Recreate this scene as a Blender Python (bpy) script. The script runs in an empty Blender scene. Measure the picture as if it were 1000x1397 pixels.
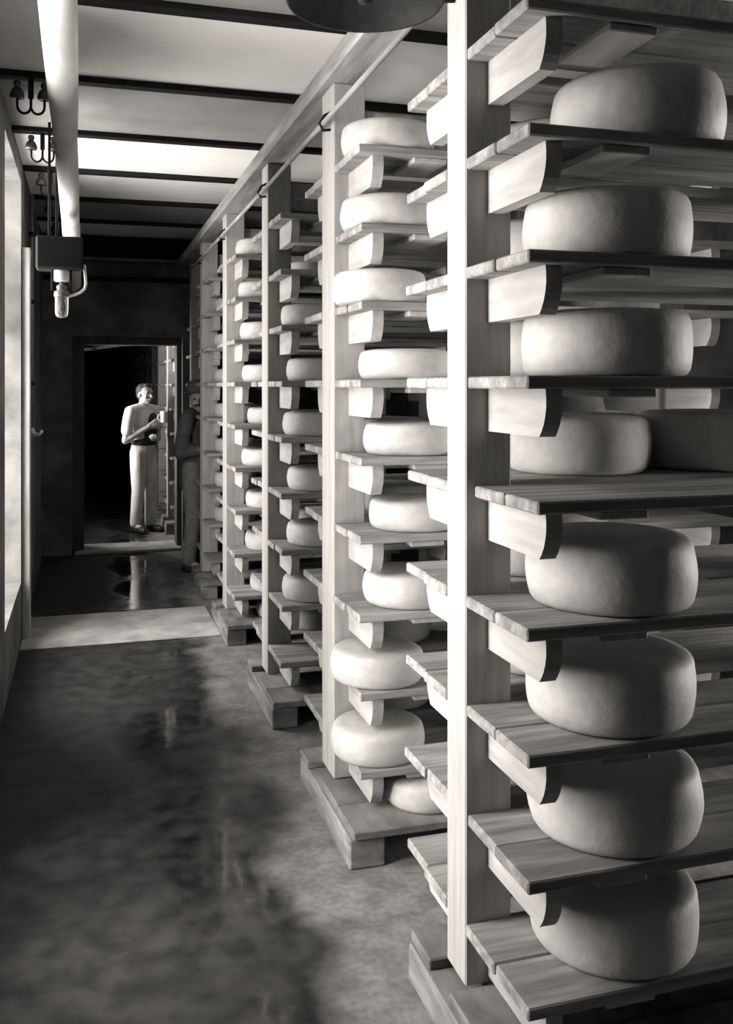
import bpy, bmesh, math, random
from mathutils import Vector, Matrix
random.seed(7)
SC = bpy.context.scene
C = SC.collection
R = math.radians

# ------------------------------------------------------------------ camera
EYE = 1.70
cam_d = bpy.data.cameras.new('camera')
cam = bpy.data.objects.new('camera', cam_d); C.objects.link(cam)
cam_d.sensor_fit = 'HORIZONTAL'; cam_d.sensor_width = 36.0
cam_d.lens = 36.0 * 1.287
cam_d.shift_y = -0.1725
cam_d.clip_start = 0.05
cam.location = (0, 0, EYE)
cam.rotation_euler = (R(90), 0, R(-16.66))
SC.camera = cam

# ------------------------------------------------------------------ world, exposure
w = bpy.data.worlds.new('world'); SC.world = w; w.use_nodes = True
w.node_tree.nodes['Background'].inputs[0].default_value = (0.80, 0.77, 0.72, 1)
w.node_tree.nodes['Background'].inputs[1].default_value = 0.05
SC.view_settings.view_transform = 'Standard'
SC.view_settings.look = 'None'
SC.view_settings.exposure = -0.18
SC.view_settings.gamma = 1.0
SC.view_settings.use_curve_mapping = False
WARM = (1.0, 0.955, 0.905)

# daylight entering through the windows: (y0, y1, z0, z1, power, spread)
XW = -0.40                      # inner face of the left wall
WALL_T = 0.60
LEFT_WINDOWS = [(2.34, 2.92, 0.25, 3.05, 145, 160),
                (3.04, 3.60, 0.25, 3.05, 72, 160),
                (5.30, 6.62, 0.40, 3.05, 175, 170),
                (10.36, 11.50, 0.85, 2.80, 130, 160)]
RIGHT_X = 3.6
RIGHT_WINDOWS = [(1.96, 2.36, 0.2, 2.7, 100, 80)]
def window_light(name, x, y0, y1, z0, z1, power, spread, sign):
    l = bpy.data.lights.new(name, 'AREA'); l.shape = 'RECTANGLE'
    l.size = z1 - z0 - 0.04; l.size_y = y1 - y0 - 0.04
    l.energy = power; l.color = WARM; l.spread = R(spread)
    o = bpy.data.objects.new(name, l); C.objects.link(o)
    o.location = (x, (y0 + y1) / 2, (z0 + z1) / 2)
    o.rotation_euler = (0, R(-90) * sign, 0)
    return o
for a in LEFT_WINDOWS: window_light('window_left_offscreen', XW - WALL_T + 0.07, *a, 1)
for a in RIGHT_WINDOWS: window_light('window_right_offscreen', RIGHT_X + 0.2 - 0.07, *a, -1)

# ------------------------------------------------------------------ materials
def mat(name, col=0.5, rough=0.7, var=0.0, scale=8.0, stretch=(1, 1, 1), bump=0.0, metal=0.0, detail=6,
        spots=None, rnd=0.0, tint=(1.0, 0.985, 0.965), spec=0.3):
    m = bpy.data.materials.new(name); m.use_nodes = True
    nt = m.node_tree; b = nt.nodes['Principled BSDF']
    b.inputs['Roughness'].default_value = rough
    b.inputs['Metallic'].default_value = metal
    b.inputs['Specular IOR Level'].default_value = spec
    tc = nt.nodes.new('ShaderNodeTexCoord'); oi = nt.nodes.new('ShaderNodeObjectInfo')
    add = nt.nodes.new('ShaderNodeVectorMath'); add.operation = 'MULTIPLY_ADD'
    comb = nt.nodes.new('ShaderNodeCombineXYZ')
    mul = nt.nodes.new('ShaderNodeMath'); mul.operation = 'MULTIPLY'; mul.inputs[1].default_value = 37.0
    nt.links.new(oi.outputs['Random'], mul.inputs[0])
    for i in range(3): nt.links.new(mul.outputs[0], comb.inputs[i])
    nt.links.new(tc.outputs['Object'], add.inputs[0]); add.inputs[1].default_value = stretch
    nt.links.new(comb.outputs[0], add.inputs[2])
    no = nt.nodes.new('ShaderNodeTexNoise'); no.inputs['Scale'].default_value = scale
    no.inputs['Detail'].default_value = detail; no.inputs['Roughness'].default_value = 0.6
    nt.links.new(add.outputs[0], no.inputs['Vector'])
    mr = nt.nodes.new('ShaderNodeMapRange')
    mr.inputs[1].default_value = 0.3; mr.inputs[2].default_value = 0.7
    mr.inputs[3].default_value = max(0.0, col * (1 - var)); mr.inputs[4].default_value = min(0.95, col * (1 + var))
    nt.links.new(no.outputs['Fac'], mr.inputs[0])
    val = mr.outputs[0]
    if rnd:
        r2 = nt.nodes.new('ShaderNodeMapRange'); r2.inputs[3].default_value = 1 - rnd; r2.inputs[4].default_value = 1 + rnd * 0.4
        nt.links.new(oi.outputs['Random'], r2.inputs[0])
        mm = nt.nodes.new('ShaderNodeMath'); mm.operation = 'MULTIPLY'
        nt.links.new(val, mm.inputs[0]); nt.links.new(r2.outputs[0], mm.inputs[1]); val = mm.outputs[0]
    if spots:
        n2 = nt.nodes.new('ShaderNodeTexNoise'); n2.inputs['Scale'].default_value = spots[0]; n2.inputs['Detail'].default_value = 3
        nt.links.new(add.outputs[0], n2.inputs['Vector'])
        m2 = nt.nodes.new('ShaderNodeMapRange'); m2.inputs[1].default_value = 0.38; m2.inputs[2].default_value = 0.62
        m2.inputs[3].default_value = spots[1]; m2.inputs[4].default_value = 1.0
        nt.links.new(n2.outputs['Fac'], m2.inputs[0])
        mm = nt.nodes.new('ShaderNodeMath'); mm.operation = 'MULTIPLY'
        nt.links.new(val, mm.inputs[0]); nt.links.new(m2.outputs[0], mm.inputs[1]); val = mm.outputs[0]
    cc = nt.nodes.new('ShaderNodeCombineXYZ')
    for i in range(3):
        t = nt.nodes.new('ShaderNodeMath'); t.operation = 'MULTIPLY'; t.inputs[1].default_value = tint[i]
        nt.links.new(val, t.inputs[0]); nt.links.new(t.outputs[0], cc.inputs[i])
    nt.links.new(cc.outputs[0], b.inputs['Base Color'])
    if bump:
        bp = nt.nodes.new('ShaderNodeBump'); bp.inputs['Strength'].default_value = bump; bp.inputs['Distance'].default_value = 0.01
        nt.links.new(no.outputs['Fac'], bp.inputs['Height']); nt.links.new(bp.outputs[0], b.inputs['Normal'])
    return m

M = {
 'post': mat('post_wood', 0.34, 0.75, 0.16, 9, (5, 5, 0.45), 0.15, spots=(1.2, 0.86)),
 'board': mat('board_wood', 0.29, 0.75, 0.30, 7, (0.7, 6, 6), 0.25, rnd=0.16, spots=(2.4, 0.60)),
 'bracket': mat('bracket_wood', 0.36, 0.75, 0.14, 8, (4, 0.6, 4), 0.1, rnd=0.08, spots=(2.0, 0.85)),
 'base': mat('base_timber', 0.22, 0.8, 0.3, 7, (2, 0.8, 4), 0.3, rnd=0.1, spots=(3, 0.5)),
 'header': mat('header_wood', 0.28, 0.8, 0.3, 6, (5, 0.5, 5), 0.2, spots=(2, 0.6)),  # beam, rail and rod wood, toned darker than the posts
 'cheese': mat('cheese_rind', 0.42, 0.62, 0.10, 26, (1, 1, 1), 0.22, rnd=0.08, spots=(6, 0.86), spec=0.35),
 'white_plaster': mat('whitewashed_plaster', 0.88, 0.9, 0.05, 3, bump=0.05),
 'grey_plaster': mat('bare_cement_plaster', 0.30, 0.9, 0.10, 5, bump=0.1, spots=(1.2, 0.85)),
 'wall': mat('stained_wall_plaster', 0.18, 0.9, 0.40, 3.5, bump=0.3, spots=(1.5, 0.5)),
 'iron': mat('black_iron', 0.009, 0.65, 0.3, 12, metal=0.0, bump=0.1, spec=0.2),
 'iron_grey': mat('grey_iron', 0.16, 0.5, 0.35, 14, metal=0.4, bump=0.1),
 'lagging': mat('pale_pipe_lagging', 0.62, 0.8, 0.10, 8, (2, 0.6, 2), 0.15, spots=(3, 0.8)),
 'tar': mat('black_enamel', 0.018, 0.7, 0.4, 16, bump=0.4),
 'porcelain': mat('white_porcelain', 0.75, 0.2, 0.04, 8, spec=0.5),
 'insulator': mat('brown_glazed_insulator', 0.06, 0.15, 0.3, 20, spec=0.6),
 'timber_dark': mat('dark_timber', 0.07, 0.7, 0.3, 6, (4, 4, 0.5), 0.2),
 'timber_grey': mat('grey_timber', 0.42, 0.8, 0.25, 6, (4, 4, 0.5), 0.2, spots=(2, 0.7)),
 'skin': mat('skin', 0.38, 0.55, 0.05, 20),
 'shirt': mat('pale_cotton', 0.72, 0.9, 0.10, 9, bump=0.2),
 'trousers': mat('pale_work_cloth', 0.66, 0.9, 0.16, 10, (2, 2, 0.8), 0.3, spots=(6, 0.8)),
 'dark_matte': mat('dark_matte', 0.035, 0.9, 0.3, 12, bump=0.2),
 'jacket': mat('dark_jacket_wool', 0.10, 0.95, 0.25, 14, bump=0.2),
 'grey_cloth': mat('grey_trouser_cloth', 0.22, 0.95, 0.25, 30, bump=0.2),
 'leather': mat('black_leather', 0.03, 0.45, 0.3, 20),
 'hair': mat('dark_hair', 0.03, 0.6, 0.3, 60),
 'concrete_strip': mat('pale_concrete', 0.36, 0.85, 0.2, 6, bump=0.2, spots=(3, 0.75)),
}
def glass_mat():
    m = bpy.data.materials.new('lamp_glass'); m.use_nodes = True
    b = m.node_tree.nodes['Principled BSDF']
    b.inputs['Base Color'].default_value = (0.42, 0.41, 0.40, 1); b.inputs['Roughness'].default_value = 0.12
    b.inputs['Transmission Weight'].default_value = 0.75; b.inputs['IOR'].default_value = 1.3
    return m
M['glass'] = glass_mat()
def pane_mat():
    m = bpy.data.materials.new('frosted_window_pane'); m.use_nodes = True
    b = m.node_tree.nodes['Principled BSDF']
    b.inputs['Base Color'].default_value = (0.8, 0.79, 0.77, 1); b.inputs['Roughness'].default_value = 0.4
    return m
M['pane'] = pane_mat()

def floor_mat():
    m = bpy.data.materials.new('wet_concrete_floor'); m.use_nodes = True
    nt = m.node_tree; b = nt.nodes['Principled BSDF']; L = nt.links
    tc = nt.nodes.new('ShaderNodeTexCoord'); sep = nt.nodes.new('ShaderNodeSeparateXYZ')
    L.new(tc.outputs['Object'], sep.inputs[0])
    def noise(s, det=4, vec=None):
        n = nt.nodes.new('ShaderNodeTexNoise'); n.inputs['Scale'].default_value = s; n.inputs['Detail'].default_value = det
        L.new(vec or tc.outputs['Object'], n.inputs['Vector']); return n.outputs['Fac']
    def mrange(v, a, b_, c, d):
        n = nt.nodes.new('ShaderNodeMapRange'); n.interpolation_type = 'SMOOTHSTEP'
        for i, x in enumerate((a, b_, c, d)): n.inputs[i + 1].default_value = x
        L.new(v, n.inputs[0]); return n.outputs[0]
    def math_(op, a, b_):
        n = nt.nodes.new('ShaderNodeMath'); n.operation = op
        for i, x in enumerate((a, b_)):
            if isinstance(x, (int, float)): n.inputs[i].default_value = x
            else: L.new(x, n.inputs[i])
        return n.outputs[0]
    n1 = noise(1.7); n2 = noise(9.0, 8); n3 = noise(40.0, 4)
    xj = math_('ADD', sep.outputs[0], mrange(n1, 0.3, 0.7, -0.10, 0.10))
    dry = mrange(xj, 0.62, 0.80, 0.0, 1.0)                      # dry cement along the racks
    chan = math_('MULTIPLY', mrange(xj, 0.18, 0.42, 0.0, 1.0), mrange(xj, 0.64, 0.76, 1.0, 0.0))   # trodden wet channel
    wetc = math_('MULTIPLY', mrange(n2, 0.3, 0.7, 0.010, 0.034), 1.0)
    dryc = math_('MULTIPLY', mrange(n2, 0.3, 0.7, 0.12, 0.20), mrange(n3, 0.3, 0.7, 0.8, 1.1))
    col = math_('ADD', math_('MULTIPLY', wetc, math_('SUBTRACT', 1.0, dry)), math_('MULTIPLY', dryc, dry))
    cc = nt.nodes.new('ShaderNodeCombineXYZ')
    for i, t in enumerate((1.0, 0.985, 0.965)): L.new(math_('MULTIPLY', col, t), cc.inputs[i])
    L.new(cc.outputs[0], b.inputs['Base Color'])
    puddle = math_('MULTIPLY', chan, mrange(n1, 0.36, 0.58, 0.25, 1.0))
    L.new(math_('SUBTRACT', math_('SUBTRACT', 0.62, math_('MULTIPLY', puddle, 0.57)), math_('MULTIPLY', dry, -0.2)), b.inputs['Roughness'])
    b.inputs['Specular IOR Level'].default_value = 0.40
    bp = nt.nodes.new('ShaderNodeBump'); bp.inputs['Distance'].default_value = 0.006
    L.new(math_('SUBTRACT', 0.45, math_('MULTIPLY', puddle, 0.36)), bp.inputs['Strength'])
    L.new(n2, bp.inputs['Height']); L.new(bp.outputs[0], b.inputs['Normal'])
    return m
M['floor'] = floor_mat()

# ------------------------------------------------------------------ mesh helpers
def mesh_from(verts, faces, name, smooth=False):
    me = bpy.data.meshes.new(name); me.from_pydata([tuple(v) for v in verts], [], faces); me.update()
    bm = bmesh.new(); bm.from_mesh(me); bmesh.ops.recalc_face_normals(bm, faces=bm.faces); bm.to_mesh(me); bm.free()
    if smooth:
        for p in me.polygons: p.use_smooth = True
    return me
def obj(name, me, m, parent=None, loc=(0, 0, 0), rot=(0, 0, 0)):
    o = bpy.data.objects.new(name, me); C.objects.link(o)
    if m is not None and len(me.materials) == 0: me.materials.append(m)
    o.location = loc; o.rotation_euler = rot
    if parent: o.parent = parent
    return o
def empty(name, loc, rotz=0):
    o = bpy.data.objects.new(name, None); C.objects.link(o); o.location = loc; o.rotation_euler = (0, 0, rotz)
    o.empty_display_size = 0.1
    return o
def tag(o, label, cat, group=None, kind=None):
    o['label'] = label; o['category'] = cat
    if group: o['group'] = group
    if kind: o['kind'] = kind
    return o
_cache = {}
def slab_mesh(sx, sy, sz, ch=0.004, name='slab', m=None):
    """Chamfered box, x 0..sx, y 0..sy, z 0..sz."""
    key = (round(sx, 4), round(sy, 4), round(sz, 4), ch, m.name if m else '')
    if key in _cache: return _cache[key]
    bm = bmesh.new()
    bmesh.ops.create_cube(bm, size=1.0, matrix=Matrix.Translation((sx / 2, sy / 2, sz / 2)) @ Matrix.Diagonal((sx, sy, sz, 1)))
    if ch: bmesh.ops.bevel(bm, geom=list(bm.edges), offset=ch, segments=1, affect='EDGES', profile=0.5)
    me = bpy.data.meshes.new(name); bm.to_mesh(me); bm.free()
    if m: me.materials.append(m)
    _cache[key] = me
    return me
def slab(name, x0, x1, y0, y1, z0, z1, m, parent=None, ch=0.004, base=(0, 0, 0)):
    me = slab_mesh(x1 - x0, y1 - y0, z1 - z0, ch, name, m)
    return obj(name, me, m, parent, (x0 - base[0], y0 - base[1], z0 - base[2]))
def boxes_mesh(lst, name):
    vs, fs = [], []
    for x0, x1, y0, y1, z0, z1 in lst:
        n = len(vs)
        vs += [(x0, y0, z0), (x1, y0, z0), (x1, y1, z0), (x0, y1, z0), (x0, y0, z1), (x1, y0, z1), (x1, y1, z1), (x0, y1, z1)]
        fs += [tuple(n + i for i in f) for f in ((0, 3, 2, 1), (4, 5, 6, 7), (0, 1, 5, 4), (1, 2, 6, 5), (2, 3, 7, 6), (3, 0, 4, 7))]
    me = bpy.data.meshes.new(name); me.from_pydata(vs, [], fs); me.update()
    return me
def tube_mesh(pts, rad, name='tube', seg=12, cap=True, smooth=True):
    pts = [Vector(p) for p in pts]
    if not hasattr(rad, '__len__'): rad = [rad] * len(pts)
    vs, fs = [], []
    up = None
    for i, p in enumerate(pts):
        d = (pts[min(i + 1, len(pts) - 1)] - pts[max(i - 1, 0)]).normalized()
        if up is None: up = d.orthogonal().normalized()
        up = (up - d * up.dot(d)); up = up.normalized() if up.length > 1e-5 else d.orthogonal().normalized()
        s = d.cross(up)
        for k in range(seg):
            a = 2 * math.pi * k / seg
            vs.append(p + (up * math.cos(a) + s * math.sin(a)) * rad[i])
    for i in range(len(pts) - 1):
        for k in range(seg):
            k2 = (k + 1) % seg
            fs.append((i * seg + k, i * seg + k2, (i + 1) * seg + k2, (i + 1) * seg + k))
    if cap:
        fs.append(tuple(range(seg))[::-1]); fs.append(tuple(range((len(pts) - 1) * seg, len(pts) * seg)))
    me = mesh_from(vs, fs, name)
    if smooth:
        for p in me.polygons: p.use_smooth = len(p.vertices) == 4
    return me
def lathe_mesh(prof, name, seg=32, wob=0.0, seed=0, smooth=True):
    """prof: (r, z) from bottom axis to top axis."""
    rr = random.Random(seed); ph = [rr.uniform(0, 6.28) for _ in range(6)]
    vs, fs = [], []
    n = len(prof)
    for i, (r, z) in enumerate(prof):
        for k in range(seg):
            a = 2 * math.pi * k / seg
            f = 1 + wob * (math.sin(2 * a + ph[0]) * 0.6 + math.sin(3 * a + ph[1] + 6 * z) * 0.4 + 0.25 * math.sin(5 * a + ph[2] + 20 * z))
            dz = wob * 0.35 * r * math.sin(a + ph[3]) if 0 < i < n - 1 and z > 0.02 else 0
            vs.append((r * f * math.cos(a), r * f * math.sin(a), z + dz))
    for i in range(n - 1):
        for k in range(seg):
            k2 = (k + 1) % seg
            fs.append((i * seg + k, i * seg + k2, (i + 1) * seg + k2, (i + 1) * seg + k))
    fs.append(tuple(range(seg))[::-1]); fs.append(tuple(range((n - 1) * seg, n * seg)))
    return mesh_from(vs, fs, name, smooth)

# ------------------------------------------------------------------ the room
END_Y = 9.90; END_T = 0.35
CEIL = EYE + 1.50
Y0, Y1 = -1.6, 27.0
fl = obj('floor', boxes_mesh([(-1.35, RIGHT_X + 0.4, Y0, Y1, -0.12, 0)], 'floor'), M['floor'])
tag(fl, 'dark wet concrete floor of the aisle, paler and dry along the racks', 'floor', kind='structure')
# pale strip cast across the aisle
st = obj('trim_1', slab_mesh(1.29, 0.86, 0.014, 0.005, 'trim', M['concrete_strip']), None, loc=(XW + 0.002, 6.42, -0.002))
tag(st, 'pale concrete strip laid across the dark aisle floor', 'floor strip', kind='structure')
st = obj('trim_2', slab_mesh(1.06, 0.52, 0.03, 0.006, 'sill', M['concrete_strip']), None, loc=(-0.095, END_Y - 0.05, 0.0))
tag(st, 'pale worn concrete door sill under the dark doorway', 'door sill', kind='structure')

# ceiling: plaster bays between black steel flanges
FL0, DFL = 4.80, 1.02
flanges = [FL0 + DFL * i for i in range(-6, 5)]          # ... 4.80 5.82 6.84 7.86 8.88
ce = obj('ceiling', boxes_mesh([(-1.35, RIGHT_X + 0.4, Y0, Y1, CEIL + 0.03, CEIL + 0.15)], 'ceiling'), M['grey_plaster'])
tag(ce, 'flat cellar ceiling of plaster bays between dark steel flanges', 'ceiling', kind='structure')
WHITEWASHED = (3.78, 5.82, 6.84, 8.88)     # whitewashed bays; the others are bare cement
for i, y in enumerate(flanges):
    ye = y + DFL if y + DFL < END_Y else END_Y
    mk = 'white_plaster' if round(y, 2) in WHITEWASHED else 'grey_plaster'
    slab('ceiling_panel', XW, RIGHT_X, y + 0.004, ye - 0.004, CEIL, CEIL + 0.04, M[mk], ce, ch=0)
    slab('steel_flange', XW, RIGHT_X, y - 0.035, y + 0.035, CEIL - 0.03, CEIL + 0.01, M['iron'], ce, ch=0.004)
for i in range(8):
    y = END_Y + END_T + 0.6 + i * 2.0
    slab('steel_flange', XW, RIGHT_X, y - 0.035, y + 0.035, CEIL - 0.03, CEIL + 0.04, M['iron'], ce, ch=0.004)

# left wall with window openings
def wall_with_windows(x0, x1, wins):
    out = []; y = Y0
    for (a, b_, z0, z1, *_r) in wins:
        out.append((x0, x1, y, a, 0, CEIL + 0.03)); out.append((x0, x1, a, b_, 0, z0)); out.append((x0, x1, a, b_, z1, CEIL + 0.03)); y = b_
    out.append((x0, x1, y, Y1, 0, CEIL + 0.03))
    return out
wl = obj('wall_left', boxes_mesh(wall_with_windows(XW - WALL_T, XW, LEFT_WINDOWS), 'wall_left'), M['wall'])  # same stained plaster as the other walls
tag(wl, 'stained plaster wall along the aisle opposite the racks', 'wall', kind='structure')
wr = obj('wall_right', boxes_mesh(wall_with_windows(RIGHT_X, RIGHT_X + 0.2, RIGHT_WINDOWS), 'wall_right'), M['wall'])
tag(wr, 'plaster wall behind the racks', 'wall', kind='structure')
wb = obj('wall_back', boxes_mesh([(-1.35, RIGHT_X + 0.4, Y0 - 0.15, Y0, 0, CEIL + 0.03)], 'wall_back'), M['wall'])
tag(wb, 'dark plaster wall closing the near end of the aisle', 'wall', kind='structure')
wf = obj('wall_far', boxes_mesh([(-1.35, RIGHT_X + 0.4, Y1, Y1 + 0.15, 0, CEIL + 0.03)], 'wall_far'), M['wall'])
tag(wf, 'dark wall closing the far room beyond the doorway', 'wall', kind='structure')
n = 0
for side, wins in ((-1, LEFT_WINDOWS), (1, RIGHT_WINDOWS)):
    for (a, b_, z0, z1, *_r) in wins:
        n += 1
        xo = XW - WALL_T + 0.01 if side < 0 else RIGHT_X + 0.19
        e = empty('window_%d' % n, (xo, (a + b_) / 2, z0)); e['kind'] = 'structure'
        e['label'] = 'small-paned cellar window in the %s' % ('aisle wall' if side < 0 else 'wall behind the racks'); e['category'] = 'window'
        me = boxes_mesh([(-0.02, 0.02, -(b_ - a) / 2, (b_ - a) / 2, 0, 0.04), (-0.02, 0.02, -(b_ - a) / 2, (b_ - a) / 2, z1 - z0 - 0.04, z1 - z0),
                         (-0.02, 0.02, -(b_ - a) / 2, -(b_ - a) / 2 + 0.04, 0.04, z1 - z0 - 0.04), (-0.02, 0.02, (b_ - a) / 2 - 0.04, (b_ - a) / 2, 0.04, z1 - z0 - 0.04),
                         (-0.015, 0.015, -0.015, 0.015, 0.04, z1 - z0 - 0.04), (-0.015, 0.015, -(b_ - a) / 2 + 0.04, -0.015, (z1 - z0) / 2 - 0.012, (z1 - z0) / 2 + 0.012),
                         (-0.015, 0.015, 0.015, (b_ - a) / 2 - 0.04, (z1 - z0) / 2 - 0.012, (z1 - z0) / 2 + 0.012)], 'window_frame')
        obj('window_frame', me, M['timber_grey'], e)
        for sy in (-1, 1):
            for k in (0, 1):
                hw = (b_ - a) / 2 - 0.055; hh = (z1 - z0) / 2 - 0.052
                y_ = 0.015 if sy > 0 else -0.015 - hw
                zz = 0.04 if k == 0 else (z1 - z0) / 2 + 0.012
                obj('pane', slab_mesh(0.006, hw, hh, 0, 'pane', M['pane']), None, e, (-0.003, y_, zz))

# end wall with doorway
DX0, DX1, DZ = -0.115, 0.975, EYE + 0.50
we = obj('wall_end', boxes_mesh([(XW, DX0, END_Y, END_Y + END_T, 0, CEIL), (DX1, RIGHT_X, END_Y, END_Y + END_T, 0, CEIL),
                                 (DX0, DX1, END_Y, END_Y + END_T, DZ, CEIL)], 'wall_end'), M['wall'])
tag(we, 'mottled plaster end wall with the doorway to the next cellar room', 'wall', kind='structure')
df = empty('door_1', (DX0, END_Y + END_T, 0)); df['kind'] = 'structure'; df['label'] = 'open doorway with a black timber frame'; df['category'] = 'doorway'
slab('door_jamb', DX0, DX0 + 0.115, END_Y + 0.10, END_Y + END_T, 0.031, DZ, M['timber_dark'], df, base=df.location)
slab('door_jamb', DX1 - 0.05, DX1, END_Y + 0.10, END_Y + END_T, 0.031, DZ, M['timber_dark'], df, base=df.location)
slab('door_lintel', DX0 + 0.115, DX1 - 0.05, END_Y + 0.10, END_Y + END_T, DZ - 0.08, DZ, M['timber_dark'], df, base=df.location)
# steel girder and ledge over the doorway
o = tag(slab('steel_girder', XW + 0.001, 1.6, END_Y - 0.16, END_Y - 0.001, EYE + 1.27, CEIL - 0.031, M['iron']), 'black steel girder across the end wall under the ceiling', 'girder')
slab('flange', 0, 2.0 - 0.001, -0.05, 0.16, -0.025, 0.0, M['iron_grey'], o)
o = tag(slab('wall_ledge', XW + 0.001, 1.6, END_Y - 0.05, END_Y - 0.001, EYE + 1.055, EYE + 1.10, M['iron']), 'dark iron rail fixed along the end wall above the doorway', 'rail')
# added dark partition, put where the far room's left side is dark
o = obj('wall_added_partition', boxes_mesh([(XW, -0.02, 14.2, 14.35, 0, CEIL)], 'wall_added_partition'), M['wall'])
tag(o, 'added dark partition in the far room beyond the doorway', 'wall', kind='structure')

# left wall fittings
o = obj('wall_batten', slab_mesh(0.055, 0.09, 2.62, 0.006, 'batten', M['timber_grey']), None, loc=(XW + 0.001, 6.66, 0.0))
tag(o, 'pale upright timber batten fixed to the aisle wall', 'batten')
cd = empty('wall_conduit', (XW + 0.03, 7.35, 0)); tag(cd, 'iron conduit pipe running down the aisle wall with a brass tap', 'pipe')
cpipe = obj('pipe', tube_mesh([(0, 0, 1.36), (0, 0, 3.1)], 0.016, 'pipe'), M['iron_grey'], cd)
obj('backing_board', slab_mesh(0.02, 0.14, 1.15, 0.003, 'backing', M['timber_dark']), None, cd, (-0.029, -0.07, 1.25))
obj('tap', tube_mesh([(0, 0, 1.38), (0.02, -0.02, 1.34), (0.06, -0.05, 1.345), (0.075, -0.06, 1.37)], [0.02, 0.017, 0.012, 0.012], 'tap', 10), M['porcelain'], cd)
for z in (1.7, 2.3, 2.8):
    obj('clip', tube_mesh([(0, 0, z), (0, 0, z + 0.03)], 0.022, 'clip', 10), M['iron'], cpipe)

# ------------------------------------------------------------------ cheese racks
XP = 0.95
LEV = [0.30 + 0.2845 * k for k in range(9)]
BW = 0.355         # shelf reach from the post
RL = 1.62          # rack length into the room
BT = 0.030
PW = 0.13
HEAD_Z = EYE + 1.205
def bracket_mesh(length):
    key = ('br', length)
    if key in _cache: return _cache[key]
    prof = [(0, 0), (-length, 0), (-length - 0.003, -0.020), (-length - 0.003, -0.042), (-length + 0.001, -0.062), (-length + 0.009, -0.082), (-length + 0.019, -0.098), (-length + 0.031, -0.112), (0, -0.112)]
    vs = [(0, y, z) for y, z in prof] + [(0.042, y, z) for y, z in prof]; k = len(prof)
    fs = [tuple(range(k)), tuple(range(k, 2 * k))] + [(i, (i + 1) % k, k + (i + 1) % k, k + i) for i in range(k)]
    me = mesh_from(vs, fs, 'bracket'); me.materials.append(M['bracket'])
    _cache[key] = me
    return me

def make_rack(y, tp, label, far_detail=False, xo=0.0, seed=0, levels=range(9)):
    rr = random.Random(seed)
    root = empty('cheese_rack', (XP + xo, y, 0))
    tag(root, label, 'shelving rack', 'cheese racks along the aisle' if y < END_Y else 'cheese racks in the room beyond the doorway')
    base_top = 0.135
    for x in (0.0, RL - PW):
        obj('post', slab_mesh(PW, tp, HEAD_Z - base_top, 0.004, 'post', M['post']), None, root, (x, 0, base_top))
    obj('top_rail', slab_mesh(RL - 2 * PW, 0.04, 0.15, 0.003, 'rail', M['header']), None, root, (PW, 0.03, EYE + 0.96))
    # base: two timbers along the aisle direction, boards on top
    for x in (-0.06, RL - PW):
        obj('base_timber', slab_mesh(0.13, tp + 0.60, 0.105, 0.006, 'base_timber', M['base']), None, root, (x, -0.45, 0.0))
    for y0_, w_ in ((-0.46, 0.225), (-0.230, 0.225), (tp + 0.005, 0.15)):
        x0_ = -0.058 + rr.uniform(-0.004, 0.012)
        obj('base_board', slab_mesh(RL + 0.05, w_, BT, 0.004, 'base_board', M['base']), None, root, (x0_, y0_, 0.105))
    for k in levels:
        zt = LEV[k]
        for s in (-1, 1):
            for j in (0, 1):
                wj = BW / 2 - 0.0025
                if s < 0: yy = -0.0015 - wj if j == 0 else -BW
                else: yy = tp + 0.0015 if j == 0 else tp + BW - wj
                jx = rr.uniform(-0.004, 0.008)
                if y < 2.5 and s < 0 and k == 4: jx = 0.025
                obj('shelf_board', slab_mesh(RL, wj, BT, 0.004, 'shelf_board', M['board']), None, root, (jx + 0.002 * j, yy + rr.uniform(-0.001, 0.001) , zt - BT))
            xs = [0.062] if far_detail else [0.062, RL - 0.105]
            for x in xs:
                if s < 0: obj('bracket', bracket_mesh(0.325), None, root, (x, 0, zt - BT))
                else: obj('bracket', bracket_mesh(0.325), None, root, (x + 0.042, tp, zt - BT), (0, 0, math.pi))
            if not far_detail and s < 0:
                obj('cleat', slab_mesh(0.13, 0.24, 0.02, 0.003, 'cleat', M['bracket']), None, root, (0.20 + rr.uniform(-0.02, 0.02), -0.34, zt - BT - 0.02))
    return root

racks = {}   # number -> (y, thickness, x offset)
ordn = {1: 'sixth', 2: 'fifth', 3: 'fourth', 4: 'third', 5: 'second', 6: 'first'}
spec = {1: (2.277, 0.130, 0.0), 2: (3.63, 0.19, 0.0), 3: (5.04, 0.17, 0.0), 4: (6.60, 0.17, 0.0), 5: (7.98, 0.17, 0.0), 6: (9.385, 0.15, 0.06)}
for k, (y, tp, xo) in spec.items():
    make_rack(y, tp, 'tall wooden cheese rack, %s rack from the doorway' % ordn[k], seed=k, xo=xo)
far_y = [11.40, 12.80, 14.20, 15.60, 17.0, 18.4, 19.8, 21.2, 22.6, 24.0, 25.4]
far_ord = ['first', 'second', 'third', 'fourth', 'fifth', 'sixth', 'seventh', 'eighth', 'ninth', 'tenth', 'eleventh']
for i, y in enumerate(far_y):
    make_rack(y, 0.17, 'tall wooden cheese rack, %s rack beyond the doorway' % far_ord[i], far_detail=True, seed=50 + i)

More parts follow.
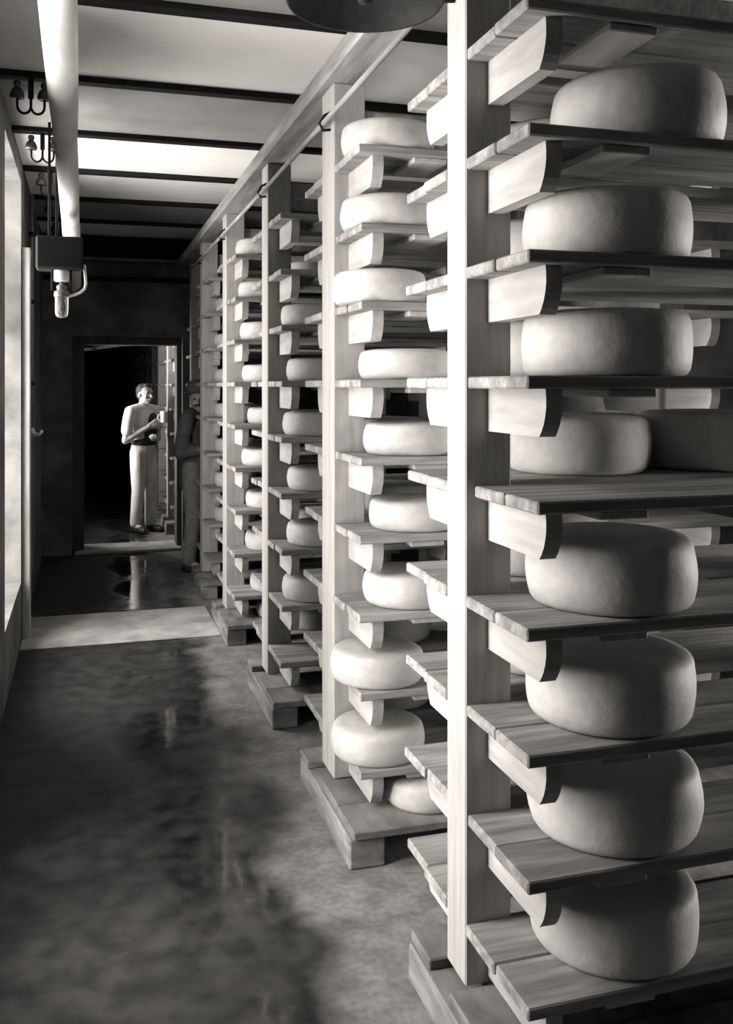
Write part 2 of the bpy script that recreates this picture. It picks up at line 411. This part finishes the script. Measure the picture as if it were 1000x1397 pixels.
# header plank on the post tops and thin rod below it
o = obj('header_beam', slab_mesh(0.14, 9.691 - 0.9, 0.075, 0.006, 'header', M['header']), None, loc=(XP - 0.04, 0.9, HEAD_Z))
tag(o, 'long darker wooden beam lying across the tops of the cheese racks', 'beam')
rod = empty('hanging_rod', (XP - 0.03, 2.6, EYE + 1.0)); tag(rod, 'thin round rod hooked along the rack posts below the top beam', 'rod')
obj('rod', tube_mesh([(0, -0.26, 0.062), (0, 2.2, 0.045), (0, 4.6, 0.045), (0, 6.6, 0.05)], 0.011, 'rod', 10), M['header'], rod)
for yy in (2.35, 3.68, 5.08, 6.64, 8.02):
    obj('hook', tube_mesh([(0.032, yy - 2.6, 0.10), (0.005, yy - 2.6, 0.085), (-0.016, yy - 2.6, 0.05), (0, yy - 2.6, 0.025), (0.032, yy - 2.6, 0.03)], 0.006, 'hook', 8), M['iron'], rod)

# ------------------------------------------------------------------ cheeses
def cheese_profile(r, h, bulge):
    p = [(0.0008, 0), (r * 0.55, 0), (r * 0.86, 0.0), (r * 0.925, 0.006), (r * 0.96, 0.018)]
    for i in range(1, 6):
        t = i / 6.0
        p.append((r * (0.965 + bulge * math.sin(math.pi * t)), 0.018 + (h - 0.045) * t))
    p += [(r * 0.965, h - 0.024), (r * 0.935, h - 0.012), (r * 0.88, h - 0.004), (r * 0.75, h), (r * 0.4, h + 0.003), (0.0008, h + 0.004)]
    return p
big = [lathe_mesh(cheese_profile(0.222, 0.170 + 0.006 * i, 0.025 + 0.008 * i), 'cheese_big', 40, 0.012 + 0.004 * i, i) for i in range(4)]
small = [lathe_mesh(cheese_profile(0.172, 0.128 + 0.006 * (i % 3), 0.03 + 0.008 * (i % 3)), 'cheese_small', 36, 0.012 + 0.003 * i, 10 + i) for i in range(5)]
for me in big + small: me.materials.append(M['cheese'])
shelf_words = ['lowest shelf', 'second shelf up', 'third shelf up', 'fourth shelf up', 'fifth shelf up', 'sixth shelf up', 'seventh shelf up', 'eighth shelf up', 'top shelf']
def cheese(rk, lev, x, dy=None, size='small', side=-1, v=0, extra='', tilt=0.0, scale=1.0):
    y, tp, xo = spec[rk]
    me = (big if size == 'big' else small)[v % (4 if size == 'big' else 5)]
    r = 0.222 if size == 'big' else 0.172
    if dy is None: dy = 0.178
    yy = y - dy if side < 0 else y + tp + dy
    z = 0.135 if lev < 0 else LEV[lev]
    o = obj('cheese', me, None, None, (x, yy, z), (0, 0, random.uniform(0, 6.28)))
    sz = scale if size == 'big' else (0.90 if lev >= 0 else 0.78)      # young wheels are lower
    o.scale = (scale, scale, sz)
    where = 'base boards' if lev < 0 else shelf_words[lev]
    kind = 'large cheese' if size == 'big' else 'pale cheese'
    sd = 'doorway side' if side > 0 else 'outer side'
    tag(o, '%s %son %s, %s of %s rack from doorway' % (kind, extra, where, sd, ordn[rk]), 'cheese', 'cheeses on the racks')
    return o
# rack 1, near side (big wheels)
for lev, x, v in ((7, 1.36, 3), (6, 1.272, 1), (5, 1.272, 0), (3, 1.284, 2), (2, 1.282, 1), (1, 1.290, 3), (0, 1.290, 0)):
    cheese(1, lev, x, 0.150, 'big', -1, v, scale=0.96)
# rack 1, far side
cheese(1, 4, 1.46, 0.20, 'big', 1, 1, 'near aisle ')
cheese(1, 4, 1.92, 0.20, 'big', 1, 2, 'away from aisle ')
for lev, x in ((7, 1.40), (6, 1.36), (5, 1.38), (3, 1.31), (2, 1.33), (1, 1.32), (0, 1.32)):
    cheese(1, lev, x, 0.20, 'big', 1, lev)
# rack 2, near side
for lev, x, v in ((8, 1.115, 0), (7, 1.112, 1), (6, 1.085, 2), (5, 1.185, 3), (4, 1.205, 1), (3, 1.225, 0), (2, 1.20, 2), (1, 1.075, 4), (0, 1.075, 1), (-1, 1.26, 3)):
    cheese(2, lev, x, 0.185 if lev >= 0 else 0.25, 'small', -1, v, scale=1.04)
for lev in (0, 1, 3, 4, 6): cheese(2, lev, 1.32, 0.18, 'small', 1, lev)
# rack 3
for lev, x, v in ((6, 1.165, 0), (5, 1.20, 1), (4, 1.18, 2), (3, 1.20, 4), (2, 1.195, 3), (1, 1.175, 1)):
    cheese(3, lev, x, 0.18, 'small', -1, v, scale=1.04)
for lev in (0, 2, 4, 5, 7): cheese(3, lev, 1.30, 0.18, 'small', 1, lev)
# rack 4
for lev, x in ((8, 1.17), (7, 1.185), (6, 1.20), (5, 1.215), (4, 1.25), (3, 1.21), (2, 1.235), (1, 1.235), (0, 1.27), (-1, 1.30)):
    cheese(4, lev, x, 0.18 if lev >= 0 else 0.25, 'small', -1, lev + 1, scale=1.04)
for lev in (8, 7, 6, 5, 4, 3, 2): cheese(4, lev, 1.22, 0.18, 'small', 1, lev)
# rack 5
for lev in range(1, 8):
    cheese(5, lev, 1.20, 0.18, 'small', -1, lev)
for lev in (2, 4, 5): cheese(5, lev, 1.24, 0.18, 'small', 1, lev)
for i in (0, 1, 2):
    for lev in (1, 2, 3, 5, 6):
        o = obj('cheese', small[(lev + i) % 5], None, None, (1.22, far_y[i] - 0.18, LEV[lev]))
        tag(o, 'pale cheese on %s of %s rack beyond the doorway' % (shelf_words[lev], far_ord[i]), 'cheese', 'cheeses on the racks')

# ------------------------------------------------------------------ ceiling pipe
def arc_pts(pts, n=6): return pts
pp = empty('ceiling_pipe', (-0.06, 2.5, EYE + 1.2)); tag(pp, 'thick pale lagged pipe running along the aisle under the ceiling', 'pipe')
def pipe_pt(d):      # d along the aisle -> local point; falls gently towards the doorway
    return (-0.02 + 0.00 * d, d, 0.045 - 0.066 * d)
obj('lagging', tube_mesh([pipe_pt(d) for d in (-1.0, 0, 1.0, 1.5, 1.92)], [0.060, 0.060, 0.060, 0.058, 0.052], 'lagging', 24), M['lagging'], pp)
obj('lagging', tube_mesh([pipe_pt(d) for d in (1.9, 2.2, 2.9, 3.56)], [0.051, 0.053, 0.053, 0.052], 'lagging', 24), M['lagging'], pp)
obj('lagging', tube_mesh([pipe_pt(d) for d in (3.54, 3.8, 4.8, 5.7, 5.85)] + [(-0.02, 5.93, -0.37)], [0.053, 0.055, 0.056, 0.056, 0.054, 0.03], 'lagging', 24), M['lagging'], pp)
for d in (0.6, 3.0, 5.2):
    x, y, z = pipe_pt(d)
    obj('hanger', tube_mesh([(x, y, z + 0.05), (x, y, 0.29)], 0.006, 'hanger', 8), M['iron'], pp)

cp = empty('crossing_pipe', (XW, 13.1, 2.14)); tag(cp, 'thin pale pipe crossing high in the room beyond the doorway', 'pipe')
obj('pipe', tube_mesh([(0.001, 0, 0), (0.5, 0, 0.05), (0.9, 0, 0.11), (1.345, 0, 0.13)], 0.022, 'pipe', 12), M['lagging'], cp)
obj('pipe_joint', tube_mesh([(0.50, 0, 0.052), (0.56, 0, 0.06)], 0.036, 'joint', 12), M['iron_grey'], cp)
# ------------------------------------------------------------------ insulators under the flanges
bell_prof = [(0.0006, 0.0), (0.030, 0.0), (0.034, 0.006), (0.034, 0.014), (0.030, 0.030), (0.024, 0.042), (0.016, 0.048), (0.014, 0.056), (0.018, 0.062), (0.018, 0.076), (0.012, 0.082), (0.0006, 0.083)]
bell = lathe_mesh(bell_prof, 'bell', 18); bell.materials.append(M['insulator'])
hook = tube_mesh([(0, 0, 0.0)] + [(0.031 * (1 - math.cos(a)) , 0, -0.035 - 0.036 * math.sin(a)) for a in [i * math.pi / 8 for i in range(9)]] + [(0.062, 0, 0.02)], 0.0065, 'hook', 8); hook.materials.append(M['iron'])
stem = boxes_mesh([(-0.012, 0.012, -0.004, 0.004, 0, 0.075), (-0.016, 0.016, -0.006, 0.006, 0.0, 0.02)], 'stem')
stem = slab_mesh(0.026, 0.012, 0.095, 0.003, 'stem', M['iron'])
insul_words = ['fourth', 'third', 'second', 'first']
for i in range(5):
    y = 4.80 + 1.02 * (i)
    zb = CEIL - 0.03
    e = empty('insulator_bracket', (-0.245 + 0.012 * i, y, zb))
    tag(e, 'black iron double hook with two bell insulators, %s ceiling flange from girder' % ['fifth', 'fourth', 'third', 'second', 'first'][i], 'insulator', 'wire insulators hung under the ceiling')
    obj('stem', stem, None, e, (-0.013, -0.006, -0.095))
    for s in (-1, 1):
        h = obj('hook', hook, None, e, (0, 0, -0.095), (0, 0, 0 if s > 0 else math.pi))
        obj('bell', bell, None, e, (0.062 * s, 0, -0.095 + 0.005 - 0.005))

# ------------------------------------------------------------------ cellar lamp with its switch box
lp = empty('wall_lamp', (-0.125, 5.72, EYE + 0.30)); tag(lp, 'glass jar lamp under a black iron box beside the ceiling pipe', 'lamp')
jar = obj('glass_jar', lathe_mesh([(0.0006, 0.0), (0.018, 0.002), (0.030, 0.010), (0.036, 0.026), (0.037, 0.06), (0.037, 0.115), (0.035, 0.125), (0.0006, 0.126)], 'glass_jar', 24), M['glass'], lp, (0, 0, 0.09))
obj('filament_bulb', lathe_mesh([(0.0006, 0.0), (0.014, 0.006), (0.018, 0.022), (0.014, 0.045), (0.010, 0.07), (0.0006, 0.071)], 'bulb', 16), M['iron_grey'], jar, (0, 0, 0.03))
obj('jar_cap', lathe_mesh([(0.0006, 0), (0.041, 0), (0.043, 0.01), (0.040, 0.03), (0.028, 0.036), (0.026, 0.05), (0.030, 0.056), (0.026, 0.064), (0.012, 0.072), (0.010, 0.09), (0.0006, 0.091)], 'jar_cap', 20), M['iron_grey'], lp, (0, 0, 0.212))
obj('porcelain_band', lathe_mesh([(0.0006, 0), (0.040, 0), (0.043, 0.006), (0.043, 0.060), (0.040, 0.066), (0.0006, 0.067)], 'band', 20), M['porcelain'], lp, (0.0, 0, 0.30))
obj('switch_box', slab_mesh(0.26, 0.16, 0.19, 0.012, 'switch_box', M['iron']), None, lp, (-0.140, -0.06, 0.365))
for x in (-0.085, -0.045):
    obj('strap', slab_mesh(0.016, 0.012, 0.652, 0.002, 'strap', M['iron']), None, lp, (x + 0.02 - 0.008, -0.055, 0.55))
for x in (-0.058, 0.047):
    obj('guard_strap', slab_mesh(0.010, 0.014, 0.12, 0.002, 'guard', M['iron']), None, lp, (x, -0.007, 0.25))
obj('conduit_arm', tube_mesh([(0.036, 0, 0.216), (0.07, 0, 0.225), (0.105, 0, 0.24), (0.128, 0, 0.262), (0.135, 0, 0.29), (0.132, 0, 0.33), (0.125, 0, 0.40)], 0.0085, 'conduit_arm', 10), M['porcelain'], lp)

# ------------------------------------------------------------------ dark pendant shade at the top of the aisle
ps = empty('pendant_lamp', (0.633, 2.125, EYE + 0.897)); ps.scale = (0.85, 0.85, 0.85); tag(ps, 'black enamel pendant lamp shade hanging above the aisle by racks', 'lamp')
def shade_mesh():
    out = [(0.215, 0.0), (0.222, 0.012), (0.20, 0.035), (0.14, 0.075), (0.07, 0.10), (0.045, 0.11), (0.04, 0.16), (0.0006, 0.165)]
    inn = [(0.0006, 0.10), (0.06, 0.092), (0.13, 0.066), (0.195, 0.026), (0.21, 0.004)]
    return lathe_mesh(inn + out, 'shade', 40)
obj('shade', shade_mesh(), M['tar'], ps)
obj('stem', tube_mesh([(0, 0, 0.16), (0, 0, 0.712)], 0.009, 'stem', 10), M['iron'], ps)
obj('bulb_holder', lathe_mesh([(0.0006, 0.0), (0.018, 0.003), (0.026, 0.02), (0.026, 0.05), (0.032, 0.056), (0.032, 0.10), (0.0006, 0.101)], 'holder', 20), M['tar'], ps, (0, 0, 0.0))

# ------------------------------------------------------------------ people
def add_ell(bm, c, r, rot=None, seg=16):
    mtx = Matrix.Translation(c) @ (rot or Matrix()) @ Matrix.Diagonal((r[0], r[1], r[2], 1))
    bmesh.ops.create_uvsphere(bm, u_segments=seg, v_segments=max(8, seg // 2), radius=1, matrix=mtx)
def add_limb(bm, pts, rad, seg=14):
    """Chain of tapered capsules."""
    pts = [Vector(p) for p in pts]
    for i in range(len(pts) - 1):
        a, b_ = pts[i], pts[i + 1]; ra, rb = rad[i], rad[i + 1]
        d = b_ - a
        q = d.to_track_quat('Z', 'Y').to_matrix().to_4x4()
        bmesh.ops.create_cone(bm, cap_ends=True, segments=seg, radius1=ra, radius2=rb, depth=d.length, matrix=Matrix.Translation((a + b_) / 2) @ q)
    for p, r in zip(pts, rad): add_ell(bm, p, (r, r, r), seg=seg)
def remeshed(bm, name, voxel, m, parent, smooth_it=4):
    me = bpy.data.meshes.new(name); bm.to_mesh(me); bm.free()
    o = bpy.data.objects.new('tmp', me); C.objects.link(o)
    md = o.modifiers.new('r', 'REMESH'); md.mode = 'VOXEL'; md.voxel_size = voxel; md.use_smooth_shade = True
    ms = o.modifiers.new('s', 'SMOOTH'); ms.factor = 0.5; ms.iterations = smooth_it
    dg = bpy.context.evaluated_depsgraph_get(); dg.update()
    me2 = bpy.data.meshes.new_from_object(o.evaluated_get(dg)); me2.name = name
    bpy.data.objects.remove(o); bpy.data.meshes.remove(me)
    for p in me2.polygons: p.use_smooth = True
    me2.materials.clear(); me2.materials.append(m)
    return obj(name, me2, None, parent)
def head(bm, c, T):
    """Head centred at c, face towards local -Y before the turn T."""
    c = Vector(c)
    P = lambda x, y, z: c + T @ Vector((x, y, z))
    E = lambda p, r, seg=16: add_ell(bm, P(*p), r, T.to_4x4(), seg)
    E((0, 0.012, 0.03), (0.076, 0.096, 0.088)); E((0, -0.018, -0.035), (0.062, 0.072, 0.082)); E((0, -0.050, -0.092), (0.030, 0.030, 0.026))
    add_limb(bm, [P(0, -0.086, 0.012), P(0, -0.108, -0.028)], [0.010, 0.015], 10)
    E((0, -0.088, -0.063), (0.024, 0.010, 0.010), 10)
    for s in (-1, 1):
        E((s * 0.078, 0.014, -0.012), (0.010, 0.020, 0.032), 10); E((s * 0.034, -0.078, 0.026), (0.026, 0.012, 0.009), 10); E((s * 0.042, -0.062, -0.030), (0.024, 0.020, 0.022), 10)
def hand(bm, wrist, dirv, palm_n, side, curl=1.0):
    """Five-fingered hand leaving the wrist along dirv; palm faces palm_n; thumb on 'side' of the palm."""
    d = Vector(dirv).normalized(); n = Vector(palm_n); n = (n - d * n.dot(d)).normalized(); s = d.cross(n) * side
    w_ = Vector(wrist)
    for t in (-0.026, -0.009, 0.009, 0.026):
        add_limb(bm, [w_ + s * t * 0.7, w_ + d * 0.085 + s * t * 1.15], [0.014, 0.0125], 10)
    for t, ln in ((0.031, 0.074), (0.0105, 0.084), (-0.0105, 0.078), (-0.031, 0.060)):
        p = w_ + d * 0.085 + s * t * 1.1; ang = 0.35 * curl; pts = [p]
        for q in range(3):
            dd = d * math.cos(ang) + n * math.sin(ang); p = p + dd * ln * (0.42, 0.33, 0.25)[q]; pts.append(p); ang += 0.62 * curl
        add_limb(bm, pts, [0.0095, 0.009, 0.0085, 0.0075], 8)
    p0 = w_ + d * 0.022 + s * 0.028; p1 = p0 + (d * 0.6 + s * 0.65 + n * 0.35).normalized() * 0.042; p2 = p1 + (d * 0.85 + s * 0.1 + n * 0.6).normalized() * 0.032; p3 = p2 + (d * 0.75 - s * 0.1 + n * 0.7).normalized() * 0.025
    add_limb(bm, [p0, p1, p2, p3], [0.014, 0.012, 0.0105, 0.009], 8)

def person(name, label, loc, rotz, J, style):
    root = empty(name, loc, rotz); tag(root, label, 'person')
    # one continuous body
    bm = bmesh.new()
    add_ell(bm, (0, 0.0, 0.98), (0.145, 0.095, 0.13)); add_ell(bm, (0, 0.0, 1.15), (0.130, 0.088, 0.16)); add_ell(bm, (0, 0.0, 1.31), (0.160, 0.100, 0.15))
    add_limb(bm, [(-0.15, 0.005, 1.415), (0, 0.01, 1.43), (0.15, 0.005, 1.415)], [0.055, 0.07, 0.055])
    hc = Vector(J['head'])
    add_limb(bm, [(0, 0.012, 1.42), hc + Vector((0, 0.02, -0.06))], [0.056, 0.052])
    T = Matrix.Rotation(J.get('turn', 0.0), 3, 'Z'); HP = lambda x, y, z: hc + T @ Vector((x, y, z))
    head(bm, hc, T)
    for s in ('r', 'l'):
        sh, el, wr_ = J['arm_' + s]
        mid = Vector(el).lerp(Vector(wr_), 0.3)
        add_limb(bm, [sh, el, mid, wr_], [0.050, 0.040, 0.040, 0.026])
        hd = J['hand_' + s]
        hand(bm, wr_, *hd)
        hp, kn, an = J['leg_' + s]
        calf = Vector(kn).lerp(Vector(an), 0.3)
        add_limb(bm, [hp, kn, calf, an], [0.082, 0.052, 0.052, 0.036])
        toe = J['toe_' + s]
        add_limb(bm, [an, toe], [0.038, 0.03])
    body = remeshed(bm, 'body', 0.0065, M['skin'], root, 3)
    # eyes and moustache
    for s in (-1, 1):
        me = lathe_mesh([(0.0004, -0.010), (0.008, -0.006), (0.010, 0), (0.008, 0.006), (0.0004, 0.010)], 'eye', 10); me.materials.append(M['hair'])
        obj('eye', me, None, body, HP(s * 0.033, -0.081, 0.006))
    # hair
    bm = bmesh.new()
    T4 = T.to_4x4(); add_ell(bm, HP(0, 0.030, 0.045), (0.083, 0.094, 0.084), T4); add_ell(bm, HP(0, 0.062, -0.005), (0.070, 0.056, 0.07), T4); add_ell(bm, HP(0.01, -0.035, 0.100), (0.06, 0.045, 0.03), T4)
    remeshed(bm, 'hair', 0.008, M['hair'], body, 2)
    if style.get('moustache'):
        bm = bmesh.new(); add_limb(bm, [HP(-0.035, -0.088, -0.056), HP(0, -0.104, -0.046), HP(0.035, -0.088, -0.056)], [0.008, 0.012, 0.008], 10)
        remeshed(bm, 'moustache', 0.004, M['hair'], body, 1)
    # shirt or jacket
    bm = bmesh.new(); g = style['bulk']
    add_ell(bm, (0, 0.0, 1.03), (0.150 + g, 0.105 + g, 0.12)); add_ell(bm, (0, 0.0, 1.17), (0.140 + g, 0.098 + g, 0.17)); add_ell(bm, (0, 0.0, 1.31), (0.168 + g, 0.108 + g, 0.15))
    add_limb(bm, [(-0.15, 0.005, 1.41), (0, 0.012, 1.425), (0.15, 0.005, 1.41)], [0.064 + g, 0.078 + g, 0.064 + g])
    for s in ('r', 'l'):
        sh, el, wr_ = [Vector(p) for p in J['arm_' + s]]
        ee = el if style['sleeve'] == 'long' else sh.lerp(el, 0.66)
        add_limb(bm, [sh, sh.lerp(ee, 0.5) + Vector((0, 0.01, 0)), ee], [0.064 + g, 0.062 + g, 0.064 + g])
        if style['sleeve'] == 'long': add_limb(bm, [el, el.lerp(wr_, 0.92)], [0.058 + g, 0.044 + g])
    if style.get('skirt'): add_limb(bm, [(0, 0.0, 1.02), (0, 0.0, 0.82)], [0.145, 0.150])
    remeshed(bm, style['top_name'], 0.011, M[style['top']], root, 5)
    # trousers
    bm = bmesh.new(); add_ell(bm, (0, 0.0, 0.96), (0.166, 0.120, 0.13))
    for s in ('r', 'l'):
        hp, kn, an = [Vector(p) for p in J['leg_' + s]]
        add_limb(bm, [hp, hp.lerp(kn, 0.5), kn, kn.lerp(an, 0.5), an + Vector((0, 0.0, 0.02))], [0.092, 0.088, 0.076, 0.071, 0.066])
    remeshed(bm, 'trousers', 0.012, M[style['legs']], root, 5)
    for s in ('r', 'l'):
        an = Vector(J['leg_' + s][2]); toe = Vector(J['toe_' + s])
        bm = bmesh.new(); dr = (toe - an); dr.z = 0; dr.normalize()
        heel = an - dr * 0.05
        add_limb(bm, [(heel.x, heel.y, 0.036), (an.x + dr.x * 0.08, an.y + dr.y * 0.08, 0.044), (toe.x + dr.x * 0.03, toe.y + dr.y * 0.03, 0.036)], [0.036, 0.044, 0.036], 14)
        add_limb(bm, [(an.x, an.y, 0.05), (an.x, an.y, 0.15)], [0.05, 0.05], 14)
        remeshed(bm, 'shoe', 0.008, M['leather'], root, 2)
    return root
# dairy worker with a white mug in the room beyond the doorway
J1 = {'head': (0.0, -0.03, 1.60),
      'arm_r': [(-0.195, 0.0, 1.40), (-0.25, 0.02, 1.07), (-0.055, -0.16, 1.23)],
      'hand_r': ((0.55, -0.55, 0.45), (0.6, 0.5, 0.2), -1),
      'arm_l': [(0.195, 0.0, 1.40), (0.24, 0.03, 1.12), (0.06, -0.19, 1.08)],
      'hand_l': ((-0.9, -0.35, 0.1), (0, 0.4, 0.9), 1),
      'leg_r': [(-0.085, 0, 0.92), (-0.095, -0.02, 0.50), (-0.10, 0.02, 0.09)], 'toe_r': (-0.125, -0.13, 0.035),
      'leg_l': [(0.085, 0, 0.92), (0.09, -0.03, 0.50), (0.092, -0.01, 0.09)], 'toe_l': (0.10, -0.155, 0.035)}
p1 = person('person', 'person in pale shirt with rolled sleeves holding a white mug beyond the doorway', (0.66, 11.25, 0.0), R(38), J1,
            {'bulk': 0.004, 'sleeve': 'short', 'top': 'shirt', 'top_name': 'shirt', 'legs': 'trousers'})
# dark piece over the chest and waist
bm = bmesh.new()
add_ell(bm, (0.035, -0.012, 1.17), (0.138, 0.118, 0.17)); add_ell(bm, (0.05, -0.014, 1.30), (0.125, 0.122, 0.11)); add_ell(bm, (0.0, -0.004, 1.04), (0.163, 0.124, 0.075))
remeshed(bm, 'dark_chest_piece', 0.011, M['dark_matte'], p1, 4)
# mug in the hand: world position from the figure's frame
mw = Matrix.Translation(p1.location) @ Matrix.Rotation(R(38), 4, 'Z')
mp = mw @ Vector((0.055, -0.285, 1.275))
mg = empty('mug', mp); tag(mg, 'white mug held up in the hand of the person beyond the doorway', 'mug')
cup = lathe_mesh([(0.0006, 0.0), (0.036, 0.0), (0.040, 0.006), (0.041, 0.11), (0.046, 0.128), (0.044, 0.130), (0.037, 0.11), (0.035, 0.012), (0.0006, 0.010)], 'cup', 24)
obj('cup', cup, M['porcelain'], mg)
obj('mug_handle', tube_mesh([(-0.040, 0, 0.095), (-0.062, 0, 0.09), (-0.070, 0, 0.06), (-0.062, 0, 0.032), (-0.040, 0, 0.025)], 0.006, 'handle', 8), M['porcelain'], mg)
# person in a bowler hat half hidden behind the second rack from the doorway
J2 = {'head': (0.0, -0.03, 1.57), 'turn': R(-70),
      'arm_r': [(-0.180, 0.0, 1.39), (-0.195, 0.05, 1.10), (-0.13, -0.17, 1.13)],
      'hand_r': ((0.85, -0.5, 0.0), (0.1, 0.5, -0.6), 1),
      'arm_l': [(0.180, 0.0, 1.39), (0.185, 0.03, 1.10), (0.12, -0.18, 1.12)],
      'hand_l': ((-0.85, -0.4, 0.0), (0, 0.4, -0.6), -1),
      'leg_r': [(-0.085, 0, 0.92), (-0.09, -0.02, 0.50), (-0.095, 0.02, 0.09)], 'toe_r': (-0.12, -0.13, 0.035),
      'leg_l': [(0.085, 0, 0.92), (0.09, -0.02, 0.50), (0.095, 0.02, 0.09)], 'toe_l': (0.12, -0.13, 0.035)}
p2 = person('person', 'person in dark jacket and bowler hat, half hidden behind the cheese racks', (0.98, 8.755, 0.0), R(60), J2,
            {'bulk': 0.008, 'sleeve': 'long', 'top': 'jacket', 'top_name': 'jacket', 'legs': 'grey_cloth', 'moustache': True, 'skirt': True})
hat = obj('hat', lathe_mesh([(0.0006, 0.012), (0.085, 0.012), (0.100, 0.006), (0.128, 0.008), (0.140, 0.018), (0.142, 0.022), (0.128, 0.016), (0.104, 0.018), (0.098, 0.03), (0.097, 0.075), (0.088, 0.105), (0.06, 0.125), (0.0006, 0.132)], 'hat', 32), M['jacket'], p2, Vector(J2['head']) + Vector((0, 0.01, 0.052)), (R(-4), 0, 0))
